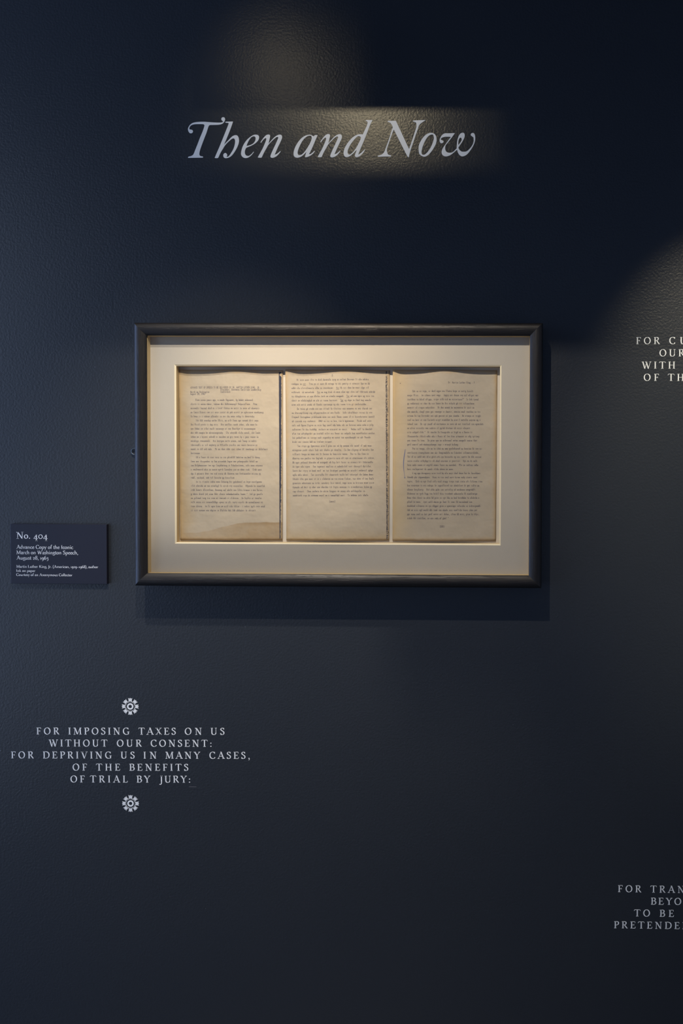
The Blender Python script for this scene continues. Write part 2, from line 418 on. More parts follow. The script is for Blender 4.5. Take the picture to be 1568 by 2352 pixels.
 '0': (52, [El(26, 31, 20, 29, 8, 6)]),
 '1': (32, [Ln(16, 0, 16, 62, 11), Ft(16, 0, 12, 11), Tp(14, 63, 10, 11)]),
 '2': (46, [Cv([(9, 46), (14, 58), (26, 60), (34, 50), (31, 36), (18, 18), (7, 3)], 11, 5), Ln(6, 4, 39, 4, 8)]),
 '3': (44, [Cv([(9, 50), (17, 60), (28, 58), (33, 47), (28, 34), (18, 26), (30, 22), (36, 8), (32, -12), (20, -26), (6, -30)], 10, 5)]),
 '4': (56, [Ln(36, 62, 36, -34, 11), Ln(38, 62, 6, 3, 5), Ln(5, 3, 52, 3, 5.5), Ft(36, -34, 10, 11)]),
 '5': (44, [Ln(13, 58, 34, 58, 7), Ln(12, 60, 10, 26, 5), Cv([(10, 28), (26, 26), (36, 12), (33, -12), (20, -26), (6, -30)], 11, 5)]),
 '6': (50, [Cv([(40, 98), (24, 88), (12, 66), (8, 36), (13, 10), (26, 3), (38, 10), (42, 30), (36, 50), (24, 55), (12, 44)], 11, 5)]),
 '7': (44, [Ln(6, 58, 38, 58, 7), Ln(38, 58, 14, -34, 9)]),
 '8': (50, [El(25, 76, 15, 22, 9, 5), El(25, 27, 18, 25, 11, 5)]),
 '9': (50, [Cv([(10, -34), (26, -24), (38, -2), (42, 26), (37, 50), (25, 59), (13, 52), (8, 32), (14, 12), (26, 7), (38, 18)], 11, 5)]),
 '.': (24, [Dt(12, 7, 7.5)]),
 ',': (24, [Dt(12, 7, 7.5), Cv([(17, 5), (16, -10), (7, -20)], 6, 4)]),
 ':': (28, [Dt(14, 7, 7.5), Dt(14, 52, 7.5)]),
 ';': (26, [Dt(13, 7, 7.5), Dt(13, 50, 7.5), Cv([(18, 5), (17, -10), (8, -20)], 6, 4)]),
 '-': (36, [Ln(6, 30, 30, 30, 7)]),
 '\u2013': (54, [Ln(4, 30, 50, 30, 5.5)]),
 '(': (34, [Cv([(30, 106), (15, 80), (9, 40), (15, 0), (30, -28)], 9, 5)]),
 ')': (34, [Cv([(4, 106), (19, 80), (25, 40), (19, 0), (4, -28)], 9, 5)]),
 "'": (22, [Ln(11, 104, 11, 76, 8)]),
 '"': (36, [Ln(11, 104, 11, 76, 8), Ln(25, 104, 25, 76, 8)]),
 '?': (44, [Cv([(8, 84), (14, 98), (28, 100), (36, 86), (30, 66), (20, 50), (20, 34)], 10, 5), Dt(20, 7, 7.5)]),
 ' ': (28, []),
}


def glyph_polys(ch, n=4, mono=None):
    """convex pieces that together make the letter, in font units"""
    out = []
    for s in G[ch][1]:
        k = s[0]
        if k == 'L':
            _, x1, y1, x2, y2, w = s
            if mono: w = mono
            dx, dy = x2 - x1, y2 - y1; L = math.hypot(dx, dy)
            if abs(dy) > .35 * L:                       # ends cut level
                h = w / 2 * L / abs(dy)
                out.append([(x1 - h, y1), (x1 + h, y1), (x2 + h, y2), (x2 - h, y2)])
            else:
                nx, ny = -dy / L * w / 2, dx / L * w / 2
                out.append([(x1 + nx, y1 + ny), (x1 - nx, y1 - ny), (x2 - nx, y2 - ny), (x2 + nx, y2 + ny)])
        elif k == 'C':
            _, pts, T, t, closed = s
            if mono: T = t = mono
            c = catmull(pts, n, closed)
            m = len(c); lr = []
            for i in range(m):
                a = c[i - 1] if (closed or i) else c[0]
                b = c[(i + 1) % m] if (closed or i + 1 < m) else c[-1]
                dx, dy = b[0] - a[0], b[1] - a[1]; L = math.hypot(dx, dy) or 1
                w = t + (T - t) * abs(math.sin(math.atan2(dy, dx) - math.radians(12))) ** 1.5
                lr.append(((c[i][0] - dy / L * w / 2, c[i][1] + dx / L * w / 2), (c[i][0] + dy / L * w / 2, c[i][1] - dx / L * w / 2)))
            for i in range(m if closed else m - 1):
                a, b = lr[i], lr[(i + 1) % m]
                out.append([a[0], a[1], b[1], b[0]])
        elif k == 'S':
            _, x, y, sg, h, w = s
            if mono:
                out.append([(x - h, y), (x + h, y), (x + h, y + sg * mono), (x - h, y + sg * mono)])
            else:
                w2 = w / 2
                out.append([(x - h, y), (x + h, y), (x + h, y + sg * 3.5), (x + w2 + 2, y + sg * 6), (x + w2, y + sg * 13),
                            (x - w2, y + sg * 13), (x - w2 - 2, y + sg * 6), (x - h, y + sg * 3.5)])
        elif k == 'D':
            _, x, y, r = s
            q = 8 if n > 2 else 5
            out.append([(x + r * math.cos(i * math.tau / q), y + r * math.sin(i * math.tau / q)) for i in range(q)])
        elif k == 'P':
            out.append([s[1][i] for i in (0, 1, 2, 3, 4)])
    return out


def extrude_polys(polys, thick):
    """front faces at y=-thick with side walls back to y=0, local x/z"""
    vs, fs = [], []
    for p in polys:
        a = sum(p[i][0] * p[(i + 1) % len(p)][1] - p[(i + 1) % len(p)][0] * p[i][1] for i in range(len(p)))
        if a < 0: p = p[::-1]
        b = len(vs); n = len(p)
        vs += [(x, -thick, z) for x, z in p]
        if thick > 0 and n:
            vs += [(x, 0, z) for x, z in p]
            fs += [(b + i, b + n + i, b + n + (i + 1) % n, b + (i + 1) % n) for i in range(n)]
        fs.append(tuple(range(b, b + n)))
    return vs, fs


_letters = {}


XW = 1.23        # the inscriptions' capitals are wide


def letter_mesh(ch, size, thick):
    key = (ch, round(size, 6))
    if key not in _letters:
        k = size / 100
        vs, fs = extrude_polys([[(x * k * XW, y * k) for x, y in p] for p in glyph_polys(ch)], thick)
        me = bpy.data.meshes.new('letter'); me.from_pydata(vs, [], fs); me.update(); me.materials.append(M_VINYL)
        _letters[key] = me
    return _letters[key]


INK = {}


def extent(ch):
    """left and right ink limits of a glyph"""
    if ch not in INK:
        xs = [x for p in glyph_polys(ch, 2) for x, y in p] or [0]
        INK[ch] = (min(xs), max(xs))
    return INK[ch]


def layout(word, n_fit, span, k):
    """x offsets (same unit as span) so that the first n_fit letters cover span"""
    w = sum(G[c][0] for c in word[:n_fit - 1]) * k - extent(word[0])[0] * k + extent(word[n_fit - 1])[1] * k
    tr = (span - w) / max(1, n_fit - 1) if n_fit > 1 else 0
    xs, x = [], -extent(word[0])[0] * k
    for c in word:
        xs.append(x); x += G[c][0] * k + tr
    return xs, tr


def vinyl_line(parent, words, base):
    """words: (text, px0, px1, letters covered by that span); base: baseline pixel rows at two pixel columns"""
    (bx0, by0), (bx1, by1) = base
    line = bpy.data.objects.new('text_line', None); COL.objects.link(line); line.parent = parent
    line.empty_display_size = .02
    line['label'] = 'line reading ' + ' '.join(w[0] for w in words)
    cap = 16.1 / F * D
    a0, a1 = P(bx0, by0), P(bx1, by1)
    ang = math.atan2(a1[1] - a0[1], a1[0] - a0[0])
    tr0 = None
    for (word, p0, p1, n) in words:
        b0 = by0 + (by1 - by0) * (p0 - bx0) / (bx1 - bx0)
        x0, z0 = P(p0, b0); x1, _ = P(p1, b0)
        xs, tr = layout(word, n, x1 - x0, cap / 100 * XW)
        for c, dx in zip(word, xs):
            o = bpy.data.objects.new('letter', letter_mesh(c, cap, .0004)); COL.objects.link(o); o.parent = line
            o.location = (x0 + dx * math.cos(ang), 0, z0 + dx * math.sin(ang)); o.rotation_euler = (0, -ang, 0)
    return line


q1 = thing('wall_inscription', 'pale vinyl capitals low on the wall left of centre, beginning FOR IMPOSING TAXES ON US', 'lettering', 'vinyl inscriptions on the wall')
vinyl_line(q1, [('FOR', 84.4, 136.4, 3), ('IMPOSING', 157.6, 297.2, 8), ('TAXES', 317.7, 403.7, 5), ('ON', 424.4, 463, 2), ('US', 484.3, 515.4, 2)], ((88, 1686.8), (515, 1687.7)))
vinyl_line(q1, [('WITHOUT', 112.3, 247.1, 7), ('OUR', 268.5, 325.6, 3), ('CONSENT:', 346.3, 485.7, 8)], ((112, 1714.4), (485, 1715.2)))
vinyl_line(q1, [('FOR', 26.1, 77.7, 3), ('DEPRIVING', 99.2, 256.4, 9), ('US', 277.8, 309.2, 2), ('IN', 330.1, 359.2, 2), ('MANY', 380, 460, 4), ('CASES,', 481, 573.3, 6)], ((26, 1741.7), (573, 1742.9)))
vinyl_line(q1, [('OF', 167, 200, 2), ('THE', 220.4, 276.2, 3), ('BENEFITS', 297.5, 432.4, 8)], ((167, 1769.8), (432, 1770.4)))
vinyl_line(q1, [('OF', 162, 194.7, 2), ('TRIAL', 206.6, 293.6, 5), ('BY', 314.3, 345.4, 2), ('JURY:', 366.1, 436.7, 5)], ((162, 1797), (437, 1797.6)))
q2 = thing('wall_inscription', 'warmly lit pale vinyl capitals right of the frame, beginning FOR CU', 'lettering', 'vinyl inscriptions on the wall')
vinyl_line(q2, [('FOR', 1460.7, 1514.9, 3), ('CUTTING', 1536.4, 1575.5, 2), ('OFF', 1690, 1745, 3)], ((1461, 790.6), (1560, 790.4)))
vinyl_line(q2, [('OUR', 1513.8, 1571.5, 3), ('TRADE', 1592, 1684, 5)], ((1513, 818.6), (1568, 818.6)))
vinyl_line(q2, [('WITH', 1473.2, 1549.4, 4), ('ALL', 1570, 1618, 3), ('PARTS', 1640, 1724, 5)], ((1473, 846.8), (1549, 846.8)))
vinyl_line(q2, [('OF', 1477.7, 1512.5, 2), ('THE', 1532.8, 1589.5, 3), ('WORLD:', 1611, 1722, 6)], ((1478, 874.7), (1568, 875)))
q3 = thing('wall_inscription', 'dim pale vinyl capitals low at the right edge of the picture, beginning FOR TRAN', 'lettering', 'vinyl inscriptions on the wall')
vinyl_line(q3, [('FOR', 1419, 1472.3, 3), ('TRANSPORTING', 1492.7, 1571, 4), ('US', 1730, 1762, 2)], ((1420, 2048.9), (1552, 2050.6)))
vinyl_line(q3, [('BEYOND', 1494.5, 1563.8, 4), ('SEAS', 1625, 1695, 4)], ((1494, 2077.6), (1563, 2078.4)))
vinyl_line(q3, [('TO', 1455.4, 1492.1, 2), ('BE', 1514.7, 1547.2, 2), ('TRIED', 1570, 1652, 5), ('FOR', 1674, 1728, 3)], ((1455, 2104.6), (1547, 2106)))
vinyl_line(q3, [('PRETENDED', 1410, 1560.3, 8), ('OFFENSES:', 1608, 1765, 9)], ((1410, 2131.8), (1555, 2133.7)))


# toothed rosettes above and below the left inscription
def rosette(px, py, label):
    x, z = P(px, py); R = 19.9 / F * D
    polys = []
    def ring(r0, r1, n=40):
        for i in range(n):
            a, b = i * math.tau / n, (i + 1) * math.tau / n
            polys.append([(r1 * math.cos(a), r1 * math.sin(a)), (r1 * math.cos(b), r1 * math.sin(b)), (r0 * math.cos(b), r0 * math.sin(b)), (r0 * math.cos(a), r0 * math.sin(a))])
    ring(.20, .38); ring(.53, .61)
    for i in range(8):
        a = math.pi / 2 + i * math.pi / 4
        ca, sa = math.cos(a), math.sin(a)
        def T(r, s): return (r * ca - s * sa, r * sa + s * ca)
        polys.append([T(.55, -.20), T(.62, -.18), T(.85, -.205), T(.85, .205), T(.62, .18), T(.55, .20)])
        polys.append([T(.84, -.205), T(.98, -.25), T(.93, -.13), T(.84, -.08)])
        polys.append([T(.84, -.11), T(.91, -.10), T(1.0, 0), T(.91, .10), T(.84, .11)])
        polys.append([T(.84, .205), T(.98, .25), T(.93, .13), T(.84, .08)])
    vs, fs = extrude_polys([[(p[0] * R, p[1] * R) for p in q] for q in polys], .0004)
    t = link('rosette', vs, fs, M_VINYL)
    t.location = (x, 0, z); tag(t, label, 'ornament', 'vinyl rosettes')


rosette(299.1, 1622.6, 'pale vinyl toothed rosette above the line FOR IMPOSING TAXES')
rosette(299.8, 1845.4, 'pale vinyl toothed rosette below the line TRIAL BY JURY')


# ------------------------------------------------------------------ title: outlines drawn letter by letter ('c' marks corners)
def outline(txt, ox, oy, s, dx=0, dy=0):
    pts = []
    for tok in txt.split():
        c = tok[0] == 'c'
        a, b = tok.lstrip('c').split(',')
        pts.append((float(a) / s + ox + dx, float(b) / s + oy + dy, c))
    n = len(pts); idx = [i for i, p in enumerate(pts) if p[2]]
    if not idx: return catmull([(p[0], p[1]) for p in pts], 4, True)
    out = []
    for k, i in enumerate(idx):
        j = idx[(k + 1) % len(idx)]
        seg = []; m = i
        while True:
            seg.append(pts[m][:2]); 
            if m == j and len(seg) > 1: break
            m = (m + 1) % n
        out += catmull(seg, 4)[:-1] if len(seg) > 2 else seg[:-1]
    return out


TS = 14.2545
TITLE = [
 ('T', (420, 255, TS), """c170,1535 c645,1528 662,1508 645,1490 585,1480 545,1445 540,1390 560,1290 610,1140 700,900 770,720 830,530 855,485 885,462 1000,458
  1180,450 1280,425 1340,375 1375,310 1380,265 1362,222 1320,205 1275,222 1258,268 1275,310 1317,342 1290,368 1230,381 1100,381 900,370 720,357 560,357 420,368
  320,395 240,450 190,520 168,590 180,660 215,715 265,732 315,710 330,665 310,625 260,610 222,605 212,570 230,515 280,468 360,440 480,430 640,432 680,440 705,468
  695,530 640,690 560,880 480,1090 400,1290 360,1390 330,1440 270,1475 200,1493 172,1510""", None),
 ('h', (480, 270, 15.68), """c582,168 600,155 700,150 c862,145 845,210 760,450 650,720 c537,988 600,918 700,818 800,712 880,655 960,638 1015,652 1055,705 1074,780 1078,860 1055,970
  1000,1100 920,1240 820,1370 720,1440 640,1463 580,1462 530,1430 512,1370 530,1310 585,1278 632,1302 655,1350 645,1395 c622,1422 680,1412 740,1360 800,1270 870,1150
  915,1020 938,900 935,815 908,765 865,752 800,785 700,875 620,955 560,1030 500,1130 420,1260 c335,1445 300,1463 c215,1460 212,1440 270,1300 370,1070 480,800 600,500
  680,300 c710,212 690,196 c600,188""", None),
 ('e', (550, 300, TS), """c470,698 440,745 380,815 290,880 200,902 120,880 65,820 50,740 75,610 130,470 230,320 350,210 460,147 540,135 610,155 640,210 622,300 560,380 470,450
  360,508 230,560 205,590 180,650 173,720 195,790 240,825 310,828 380,780 c455,695""", "c225,508 270,390 340,270 410,205 470,188 515,210 528,270 505,350 440,430 340,480"),
 ('n', (550, 300, TS), """c684,388 740,300 820,200 880,150 940,130 990,145 1000,190 985,270 c945,430 1020,350 1120,240 1220,165 1310,135 1370,150 1393,210 1375,290 1310,430 1230,600
  c1148,797 1220,765 1290,710 c1335,670 c1345,685 1290,760 1210,840 1120,885 1050,890 1012,860 1025,790 1090,640 1180,450 1245,300 1270,240 1250,210 1210,215
  1130,275 1030,375 950,460 880,580 800,720 c730,870 705,888 c610,885 c600,870 680,730 770,560 850,370 875,290 865,245 830,255 770,310 c705,398""", None),
 ('a', (665, 300, TS), """c912,155 850,300 740,560 c630,785 700,760 760,710 c810,665 c822,680 760,760 680,820 580,865 c508,873 505,850 530,760 c557,680 470,780 380,850 290,885
  220,885 160,855 130,790 135,690 180,550 270,390 390,250 510,170 620,140 700,145 760,180 c788,192 820,158 860,148""",
  "690,170 620,170 530,220 440,310 350,460 290,600 260,720 280,790 320,805 390,790 470,720 560,600 650,450 700,340 724,250 714,190"),
 ('n', (550, 300, TS), None, None),
 ('d', (765, 265, 15.68), """c1165,183 c1180,172 c1412,172 1395,215 1330,340 1230,600 1100,930 980,1210 c897,1422 960,1390 1050,1310 c1140,1222 c1152,1235 1080,1350 980,1450 880,1505
  820,1502 782,1465 795,1390 830,1300 c850,1235 740,1350 640,1440 560,1490 480,1505 410,1475 376,1390 385,1280 430,1150 520,1000 650,845 780,740 890,692 980,683
  c1065,690 1130,550 1200,400 1235,290 1235,240 1210,215""",
  "960,762 910,748 850,780 760,870 650,1010 570,1150 518,1290 532,1380 570,1415 630,1400 720,1320 830,1170 920,1000 985,860 1000,800"),
 ('N', (860, 265, 12.544), """c375,182 390,162 500,160 c612,158 680,300 800,560 920,820 c992,972 1060,780 1140,540 1195,360 1205,280 1200,225 1170,195 c1103,178 c1115,150 c1472,138 1400,185
  1330,235 1280,295 1250,380 1180,580 1090,850 1020,1060 c985,1205 c960,1205 900,1095 780,860 650,600 c555,410 520,490 430,740 360,950 355,1030 375,1100 400,1135
  c470,1152 c480,1170 c470,1186 290,1186 c100,1192 c90,1162 180,1142 250,1095 290,1030 330,920 410,700 480,470 c525,345 500,280 460,222 430,202""", None),
 ('o', (950, 295, 10.4533), "405,107 480,125 530,180 548,270 530,370 480,470 410,570 330,650 255,680 180,655 130,600 115,510 125,400 170,300 240,200 320,135",
  "440,148 380,165 320,220 260,320 215,430 187,540 190,610 230,637 290,610 360,530 420,430 460,330 482,240 470,165"),
 ('w', (950, 295, 10.4533), """c987,114 930,195 850,300 770,400 755,440 755,500 780,560 840,585 910,580 960,550 c1028,482 1033,400 1045,290 1075,190 1120,125 1170,105 1210,120 1223,170
  1210,230 1170,310 1110,400 c1070,462 1090,510 1140,552 1200,562 1270,550 1340,490 1400,410 1435,320 1435,245 1425,210 1390,185 1366,155 1385,120 1430,112 1462,150
  1475,220 1465,320 1420,430 1350,540 1270,630 1180,672 1110,650 1065,590 c1038,512 960,580 880,640 800,670 730,665 682,625 667,560 700,470 760,385 840,270 c890,205
  820,200 730,205 670,230 645,262 665,280 705,300 710,335 670,358 635,342 618,290 635,230 680,160 740,122 c820,120""", "1130,222 1095,240 1070,310 c1068,402 1110,350 1147,290 1145,240"),
]
title = thing('wall_title', 'large italic pale grey vinyl title Then and Now in the upper light pool', 'lettering')


def planar(polys, T, thick, name, mat, parent):
    pts = [p for q in polys for p in q]
    tris = tessellate_polygon([[Vector((p[0], p[1], 0)) for p in q] for q in polys])
    n = len(pts)
    W_ = [T(*p) for p in pts]
    vs = [(x, -thick, z) for x, z in W_] + [(x, 0, z) for x, z in W_]
    fs = []
    for t in tris:
        a, b, c = (W_[i] for i in t)
        s = (b[0] - a[0]) * (c[1] - a[1]) - (c[0] - a[0]) * (b[1] - a[1])
        fs.append(tuple(t) if s > 0 else tuple(t[::-1]))
    k = 0
    for q in polys:
        m = len(q)
        fs += [(k + i, k + (i + 1) % m, n + k + (i + 1) % m, n + k + i) for i in range(m)]
        k += m
    return link(name, vs, fs, mat, parent)


nsrc = TITLE[3][2]
for i, (ch, (ox, oy, s), outer, hole) in enumerate(TITLE):
    dx, dy = (137.4, -1.0) if outer is None else (0, 0)
    polys = [outline(outer or nsrc, ox, oy, s, dx, dy)]
    if hole: polys.append(outline(hole, ox, oy, s))
    o = planar(polys, lambda a, b: P(a, b), .0005, 'letter', M_VINYL, title)

# ------------------------------------------------------------------ museum label
CT = .0085
cx0, cz1 = P(23.4, 1203.4, CT); cx1, cz0 = P(245.6, 1341.6, CT)
lab = thing('museum_label', 'navy museum label card numbered 404 on the wall left of the frame', 'label', loc=((cx0 + cx1) / 2, 0, cz0))
v, f = box(cx0 - lab.location.x, cx1 - lab.location.x, -CT, 0, 0, cz1 - cz0)
card = link('card', v, f, M_CARD, lab); bevel_obj(card, .0006, 2)


def flat_text(text, px0, px1, py, cap_px, d, track=True):
    """proportional print; returns polys in wall x/z"""
    x0, z0 = P(px0, py, d); x1, _ = P(px1, py, d)
    k = cap_px / F * (D - d) / 100
    nat = sum(G[c][0] for c in text[:-1]) * k + extent(text[-1])[1] * k - extent(text[0])[0] * k
    kx = k * (x1 - x0) / nat
    out = []; x = -extent(text[0])[0]
    for c in text:
        for p in glyph_polys(c, 2): out.append([(x0 + (x + a) * kx, z0 + b * k) for a, b in p])
        x += G[c][0]
    return out


for (t, a, b, y, c) in [('No. 404', 37.5, 109.3, 1237.1, 15.6), ('Advance Copy of the Iconic', 37.5, 168.2, 1260.4, 8.8), ('March on Washington Speech,', 37.5, 179.1, 1272.8, 8.8),
                        ('August 28, 1963', 37.5, 111.3, 1285.2, 8.8), ('Martin Luther King, Jr. (American, 1929\u20131968), author', 37.5, 225.5, 1304.0, 6.3),
                        ('Ink on paper', 37.5, 81.3, 1313.6, 6.3), ('Courtesy of an Anonymous Collector', 37.5, 166.4, 1322.9, 6.3)]:
    vs, fs = extrude_polys([[(x - lab.location.x, z - lab.location.z) for x, z in p] for p in flat_text(t, a, b, y, c, CT)], .0)
    vs = [(x, -CT - .00012, z) for x, y_, z in vs]
    o = link('printed_line', vs, fs, M_CARDTEXT, lab); o['label'] = 'printed line reading ' + t

# ------------------------------------------------------------------ picture frame
OX0, OX1, OZ0, OZ1 = -.68612, .09583, ZC - .22561, ZC + .26144     # sight opening at the lip
WX0, WX1, WZ0, WZ1 = -.63637, .03864, ZC - .16616, ZC + .20449      # mat window
RW = .0262
LIP, MATD, BACKD, GLZ = .052, .034, .015, .0495
CXF, CZF = (OX0 + OX1) / 2, OZ0 - RW
fr = thing('picture_frame', 'wide dark stained oak frame with cream mat hanging on the navy wall', 'picture frame', loc=(CXF, 0, CZF))


def loc(vs): return [(x - CXF, y, z - CZF) for x, y, z in vs]


# profile: u from outer edge (0) to sight edge (RW), d from the wall
prof = [(0, .004), (0, .047), (.0004, .0500), (.0015, .0528), (.0032, .0552), (.0055, .0570), (.0082, .0582), (.0112, .0587),
        (.0145, .0584), (.018, .0574), (.021, .0561), (.024, .0543), (.0256, .0530), (RW, LIP)]
NP = len(prof)
prof += [(RW, .0495), (RW - .004, .0495), (RW - .004, .004)]
for side in ('top', 'bottom', 'left', 'right'):
    vs = []
    for e in (0, 1):
        for (u, d) in prof:
            k = RW - u
            if side == 'top': p = ((OX0 - k) if e == 0 else (OX1 + k), -d, OZ1 + k)
            elif side == 'bottom': p = ((OX0 - k) if e == 0 else (OX1 + k), -d, OZ0 - k)
            elif side == 'left': p = (OX0 - k, -d, (OZ0 - k) if e == 0 else (OZ1 + k))
            else: p = (OX1 + k, -d, (OZ0 - k) if e == 0 else (OZ1 + k))
            vs.append(p)
    n = len(prof)
    fs = [(i, (i + 1) % n, n + (i + 1) % n, n + i) for i in range(n)] + [tuple(range(n)), tuple(range(2 * n - 1, n - 1, -1))]
    o = link('frame_rail', loc(vs), fs, M_WOODX if side in ('top', 'bottom') else M_WOODZ, fr)
    bm = bmesh.new(); bm.from_mesh(o.data); bmesh.ops.recalc_face_normals(bm, faces=bm.faces)
    bm.faces.ensure_lookup_table()
    for i in range(1, NP - 1): bm.faces[i].smooth = True
    sm = set(bm.faces[1:NP - 1])
    bmesh.ops.split_edges(bm, edges=[ed for ed in bm.edges if len(set(ed.link_faces) & sm) < 2])   # mitre cuts and arrises stay crisp
    bm.to_mesh(o.data); bm.free()
# spacers between glazing and mat
SP = .003
for (a, b, c, d_) in [(OX0 - SP, OX0, OZ0 - SP, OZ1 + SP), (OX1, OX1 + SP, OZ0 - SP, OZ1 + SP), (OX0, OX1, OZ1, OZ1 + SP), (OX0, OX1, OZ0 - SP, OZ0)]:
    v, f = box(a, b, -.0475, -MATD, c, d_)
    link('spacer', loc(v), f, M_SPACER, fr)


def ring_slab(name, x0, x1, z0, z1, rings, mat):
    """rings: (inset window rectangle grown by g, depth)"""
    vs, fs = [], []
    for (rx0, rx1, rz0, rz1, d) in rings:
        vs += [(rx0, -d, rz0), (rx1, -d, rz0), (rx1, -d, rz1), (rx0, -d, rz1)]
    for r in range(len(rings) - 1):
        for i in range(4):
            j = (i + 1) % 4
            fs.append((4 * r + i, 4 * r + j, 4 * r + 4 + j, 4 * r + 4 + i))
    return link(name, loc(vs), fs, mat, fr)


g = .0029
ring_slab('mat_board', 0, 0, 0, 0, [(OX0 - SP, OX1 + SP, OZ0 - SP, OZ1 + SP, MATD), (WX0, WX1, WZ0, WZ1, MATD)], M_MAT)
ring_slab('mat_bevel', 0, 0, 0, 0, [(WX0, WX1, WZ0, WZ1, MATD), (WX0 + g, WX1 - g, WZ0 + g, WZ1 - g, MATD - g * .75)], M_CORE)
e = .0003
ring_slab('mat_core', 0, 0, 0, 0, [(WX0 + g - e, WX1 - g + e, WZ0 + g - e, WZ1 - g + e, MATD - g * .75), (WX0 + g - e, WX1 - g + e, WZ0 + g - e, WZ1 - g + e, BACKD)], M_SPACER)
v, f = box(OX0 - .015, OX1 + .015, -BACKD, -.006, OZ0 - .015, OZ1 + .015)
link('backing_board', loc(v), f, M_BACK, fr)
v, f = box(OX0 - SP, OX1 + SP, -.0493, -.0477, OZ0 - SP, OZ1 + SP)
link('glazing', loc(v), f, M_GLASS, fr)
# security washer screwed to the wall at the left side, half hidden by the rail, on a short strap
rx, rz = P(309.0, 1037.2, .004)
vs, fs = [], []
NR, NT = 28, 8; Rm, rt = .0064, .00135
for i in range(NR):
    a = i * math.tau / NR
    for j in range(NT):
        b = j * math.tau / NT
        vs.append((rx + (Rm + rt * math.cos(b)) * math.cos(a), -.004 + rt * 1.2 * math.sin(b), rz + (Rm + rt * math.cos(b)) * math.sin(a)))
for i in range(NR):
    for j in range(NT):
        fs.append((i * NT + j, ((i + 1) % NR) * NT + j, ((i + 1) % NR) * NT + (j + 1) % NT, i * NT + (j + 1) % NT))
hg = link('security_ring', loc(vs), fs, M_STEEL, fr, True); hg['label'] = 'small steel ring at the left side'
v, f = box(rx + Rm - .001, OX0 - RW + .004, -.0052, -.003, rz - .004, rz + .004)
link('strap', loc(v), f, M_STEEL, hg)


# ------------------------------------------------------------------ manuscript pages
def bumpf(x, c, w): return math.exp(-((x - c) / w) ** 2)


def page_lift(k, u, v):
    """height of the sheet over the backing board; u across, v up, both 0..1"""
    if k == 1: top = .0047 * bumpf(u, .55, .20) + .0020 * bumpf(u, 0, .05) + .0009 * bumpf(u, .95, .1); bot = .0052 * bumpf(u, .5, .30)
    elif k == 2: top = .0050 * bumpf(u, .0, .09) + .0052 * bumpf(u, .58, .26) ; bot = .0050 * bumpf(u, .5, .33)
    else: top = .0050 * bumpf(u, .0, .05) + .0062 * bumpf(u, .50, .20); bot = .0052 * bumpf(u, .5, .36)
    wt = max(0, (v - .35) / .65) ** 1.5; wb = max(0, (.45 - v) / .45) ** 1.5
    side = .0008 * (abs(2 * u - 1) ** 6)
    wave = .0004 * math.sin(7 * u + 5 * v + k) * math.sin(3 * v + k)
    return .0009 + top * wt + bot * wb + side + wave * .6 + .0003


# corner pixels TL TR BR BL
PG = {1: ((411.3, 849.0), (649.3, 850.5), (648.6, 1241.0), (413.8, 1240.5)),
      2: ((656.2, 848.8), (894.6, 850.3), (893.4, 1241.3), (657.5, 1241.0)),
      3: ((902.3, 849.4), (1141.5, 850.2), (1137.9, 1242.4), (901.2, 1242.0))}
LABELS = {1: 'aged typed page under the mat, leftmost, with brown water stain along its foot',
          2: 'middle one of three typed pages, with page number 2 at its head',
          3: 'aged typed page under the mat, rightmost, with blue pen stroke in its left margin'}
pages = {}
PD = BACKD + .002


def page_map(k):
    c = [P(x, y, PD) for x, y in PG[k]]
    def m(u, v, lift=0.0):
        xt, zt = c[0][0] + (c[1][0] - c[0][0]) * u, c[0][1] + (c[1][1] - c[0][1]) * u
        xb, zb = c[3][0] + (c[2][0] - c[3][0]) * u, c[3][1] + (c[2][1] - c[3][1]) * u
        return (xb + (xt - xb) * v, -(BACKD + page_lift(k, min(max(u, 0), 1), min(max(v, 0), 1)) + lift), zb + (zt - zb) * v)
    return m


def px_to_uv(k, px, py):
    (x0, y0), (x1, y1), (x2, y2), (x3, y3) = PG[k]
    u, v = .5, .5
    for _ in range(4):
        v = 1 - (py - (y0 + (y1 - y0) * u)) / ((y3 + (y2 - y3) * u) - (y0 + (y1 - y0) * u))
        xt, xb = x0 + (x1 - x0) * v * 0, 0
        l = x3 + (x0 - x3) * v; r = x2 + (x1 - x2) * v
        u = (px - l) / (r - l)
    return u, v


for k in (1, 2, 3):
    m = page_map(k); NU, NV = 48, 60
    vs, fs, uv = [], [], []
    for s_, th in ((0, 0.0), (1, -.00018)):
        for j in range(NV + 1):
            for i in range(NU + 1):
                u_, v_ = i / NU, j / NV
                vs.append(m(u_, v_, th)); uv.append((u_, v_))
    w = NU + 1; h = (NU + 1) * (NV + 1)
    for j in range(NV):
        for i in range(NU):
            a = j * w + i
            fs.append((a, a + 1, a + 1 + w, a + w)); fs.append((h + a, h + a + w, h + a + 1 + w, h + a + 1))
    for i in range(NU):
        fs.append((i, h + i, h + i + 1, i + 1)); a = NV * w + i; fs.append((a, a + 1, h + a + 1, h + a))
    for j in range(NV):
        a = j * w; fs.append((a, a + w, h + a + w, h + a)); a = j * w + NU; fs.append((a, h + a, h + a + w, a + w))
    root = thing('manuscript_page', LABELS[k], 'page', 'typed pages in the frame', loc=m(.5, 0))
    L0 = root.location
    o = link('paper_sheet', [(x - L0[0], y - L0[1], z - L0[2]) for x, y, z in vs], fs, M_PAGE[k], root, True)
    uvl = o.data.uv_layers.new(name='UVMap')
    for lp in o.data.loops: uvl.data[lp.index].uv = uv[lp.vertex_index]
    pages[k] = (root, m)


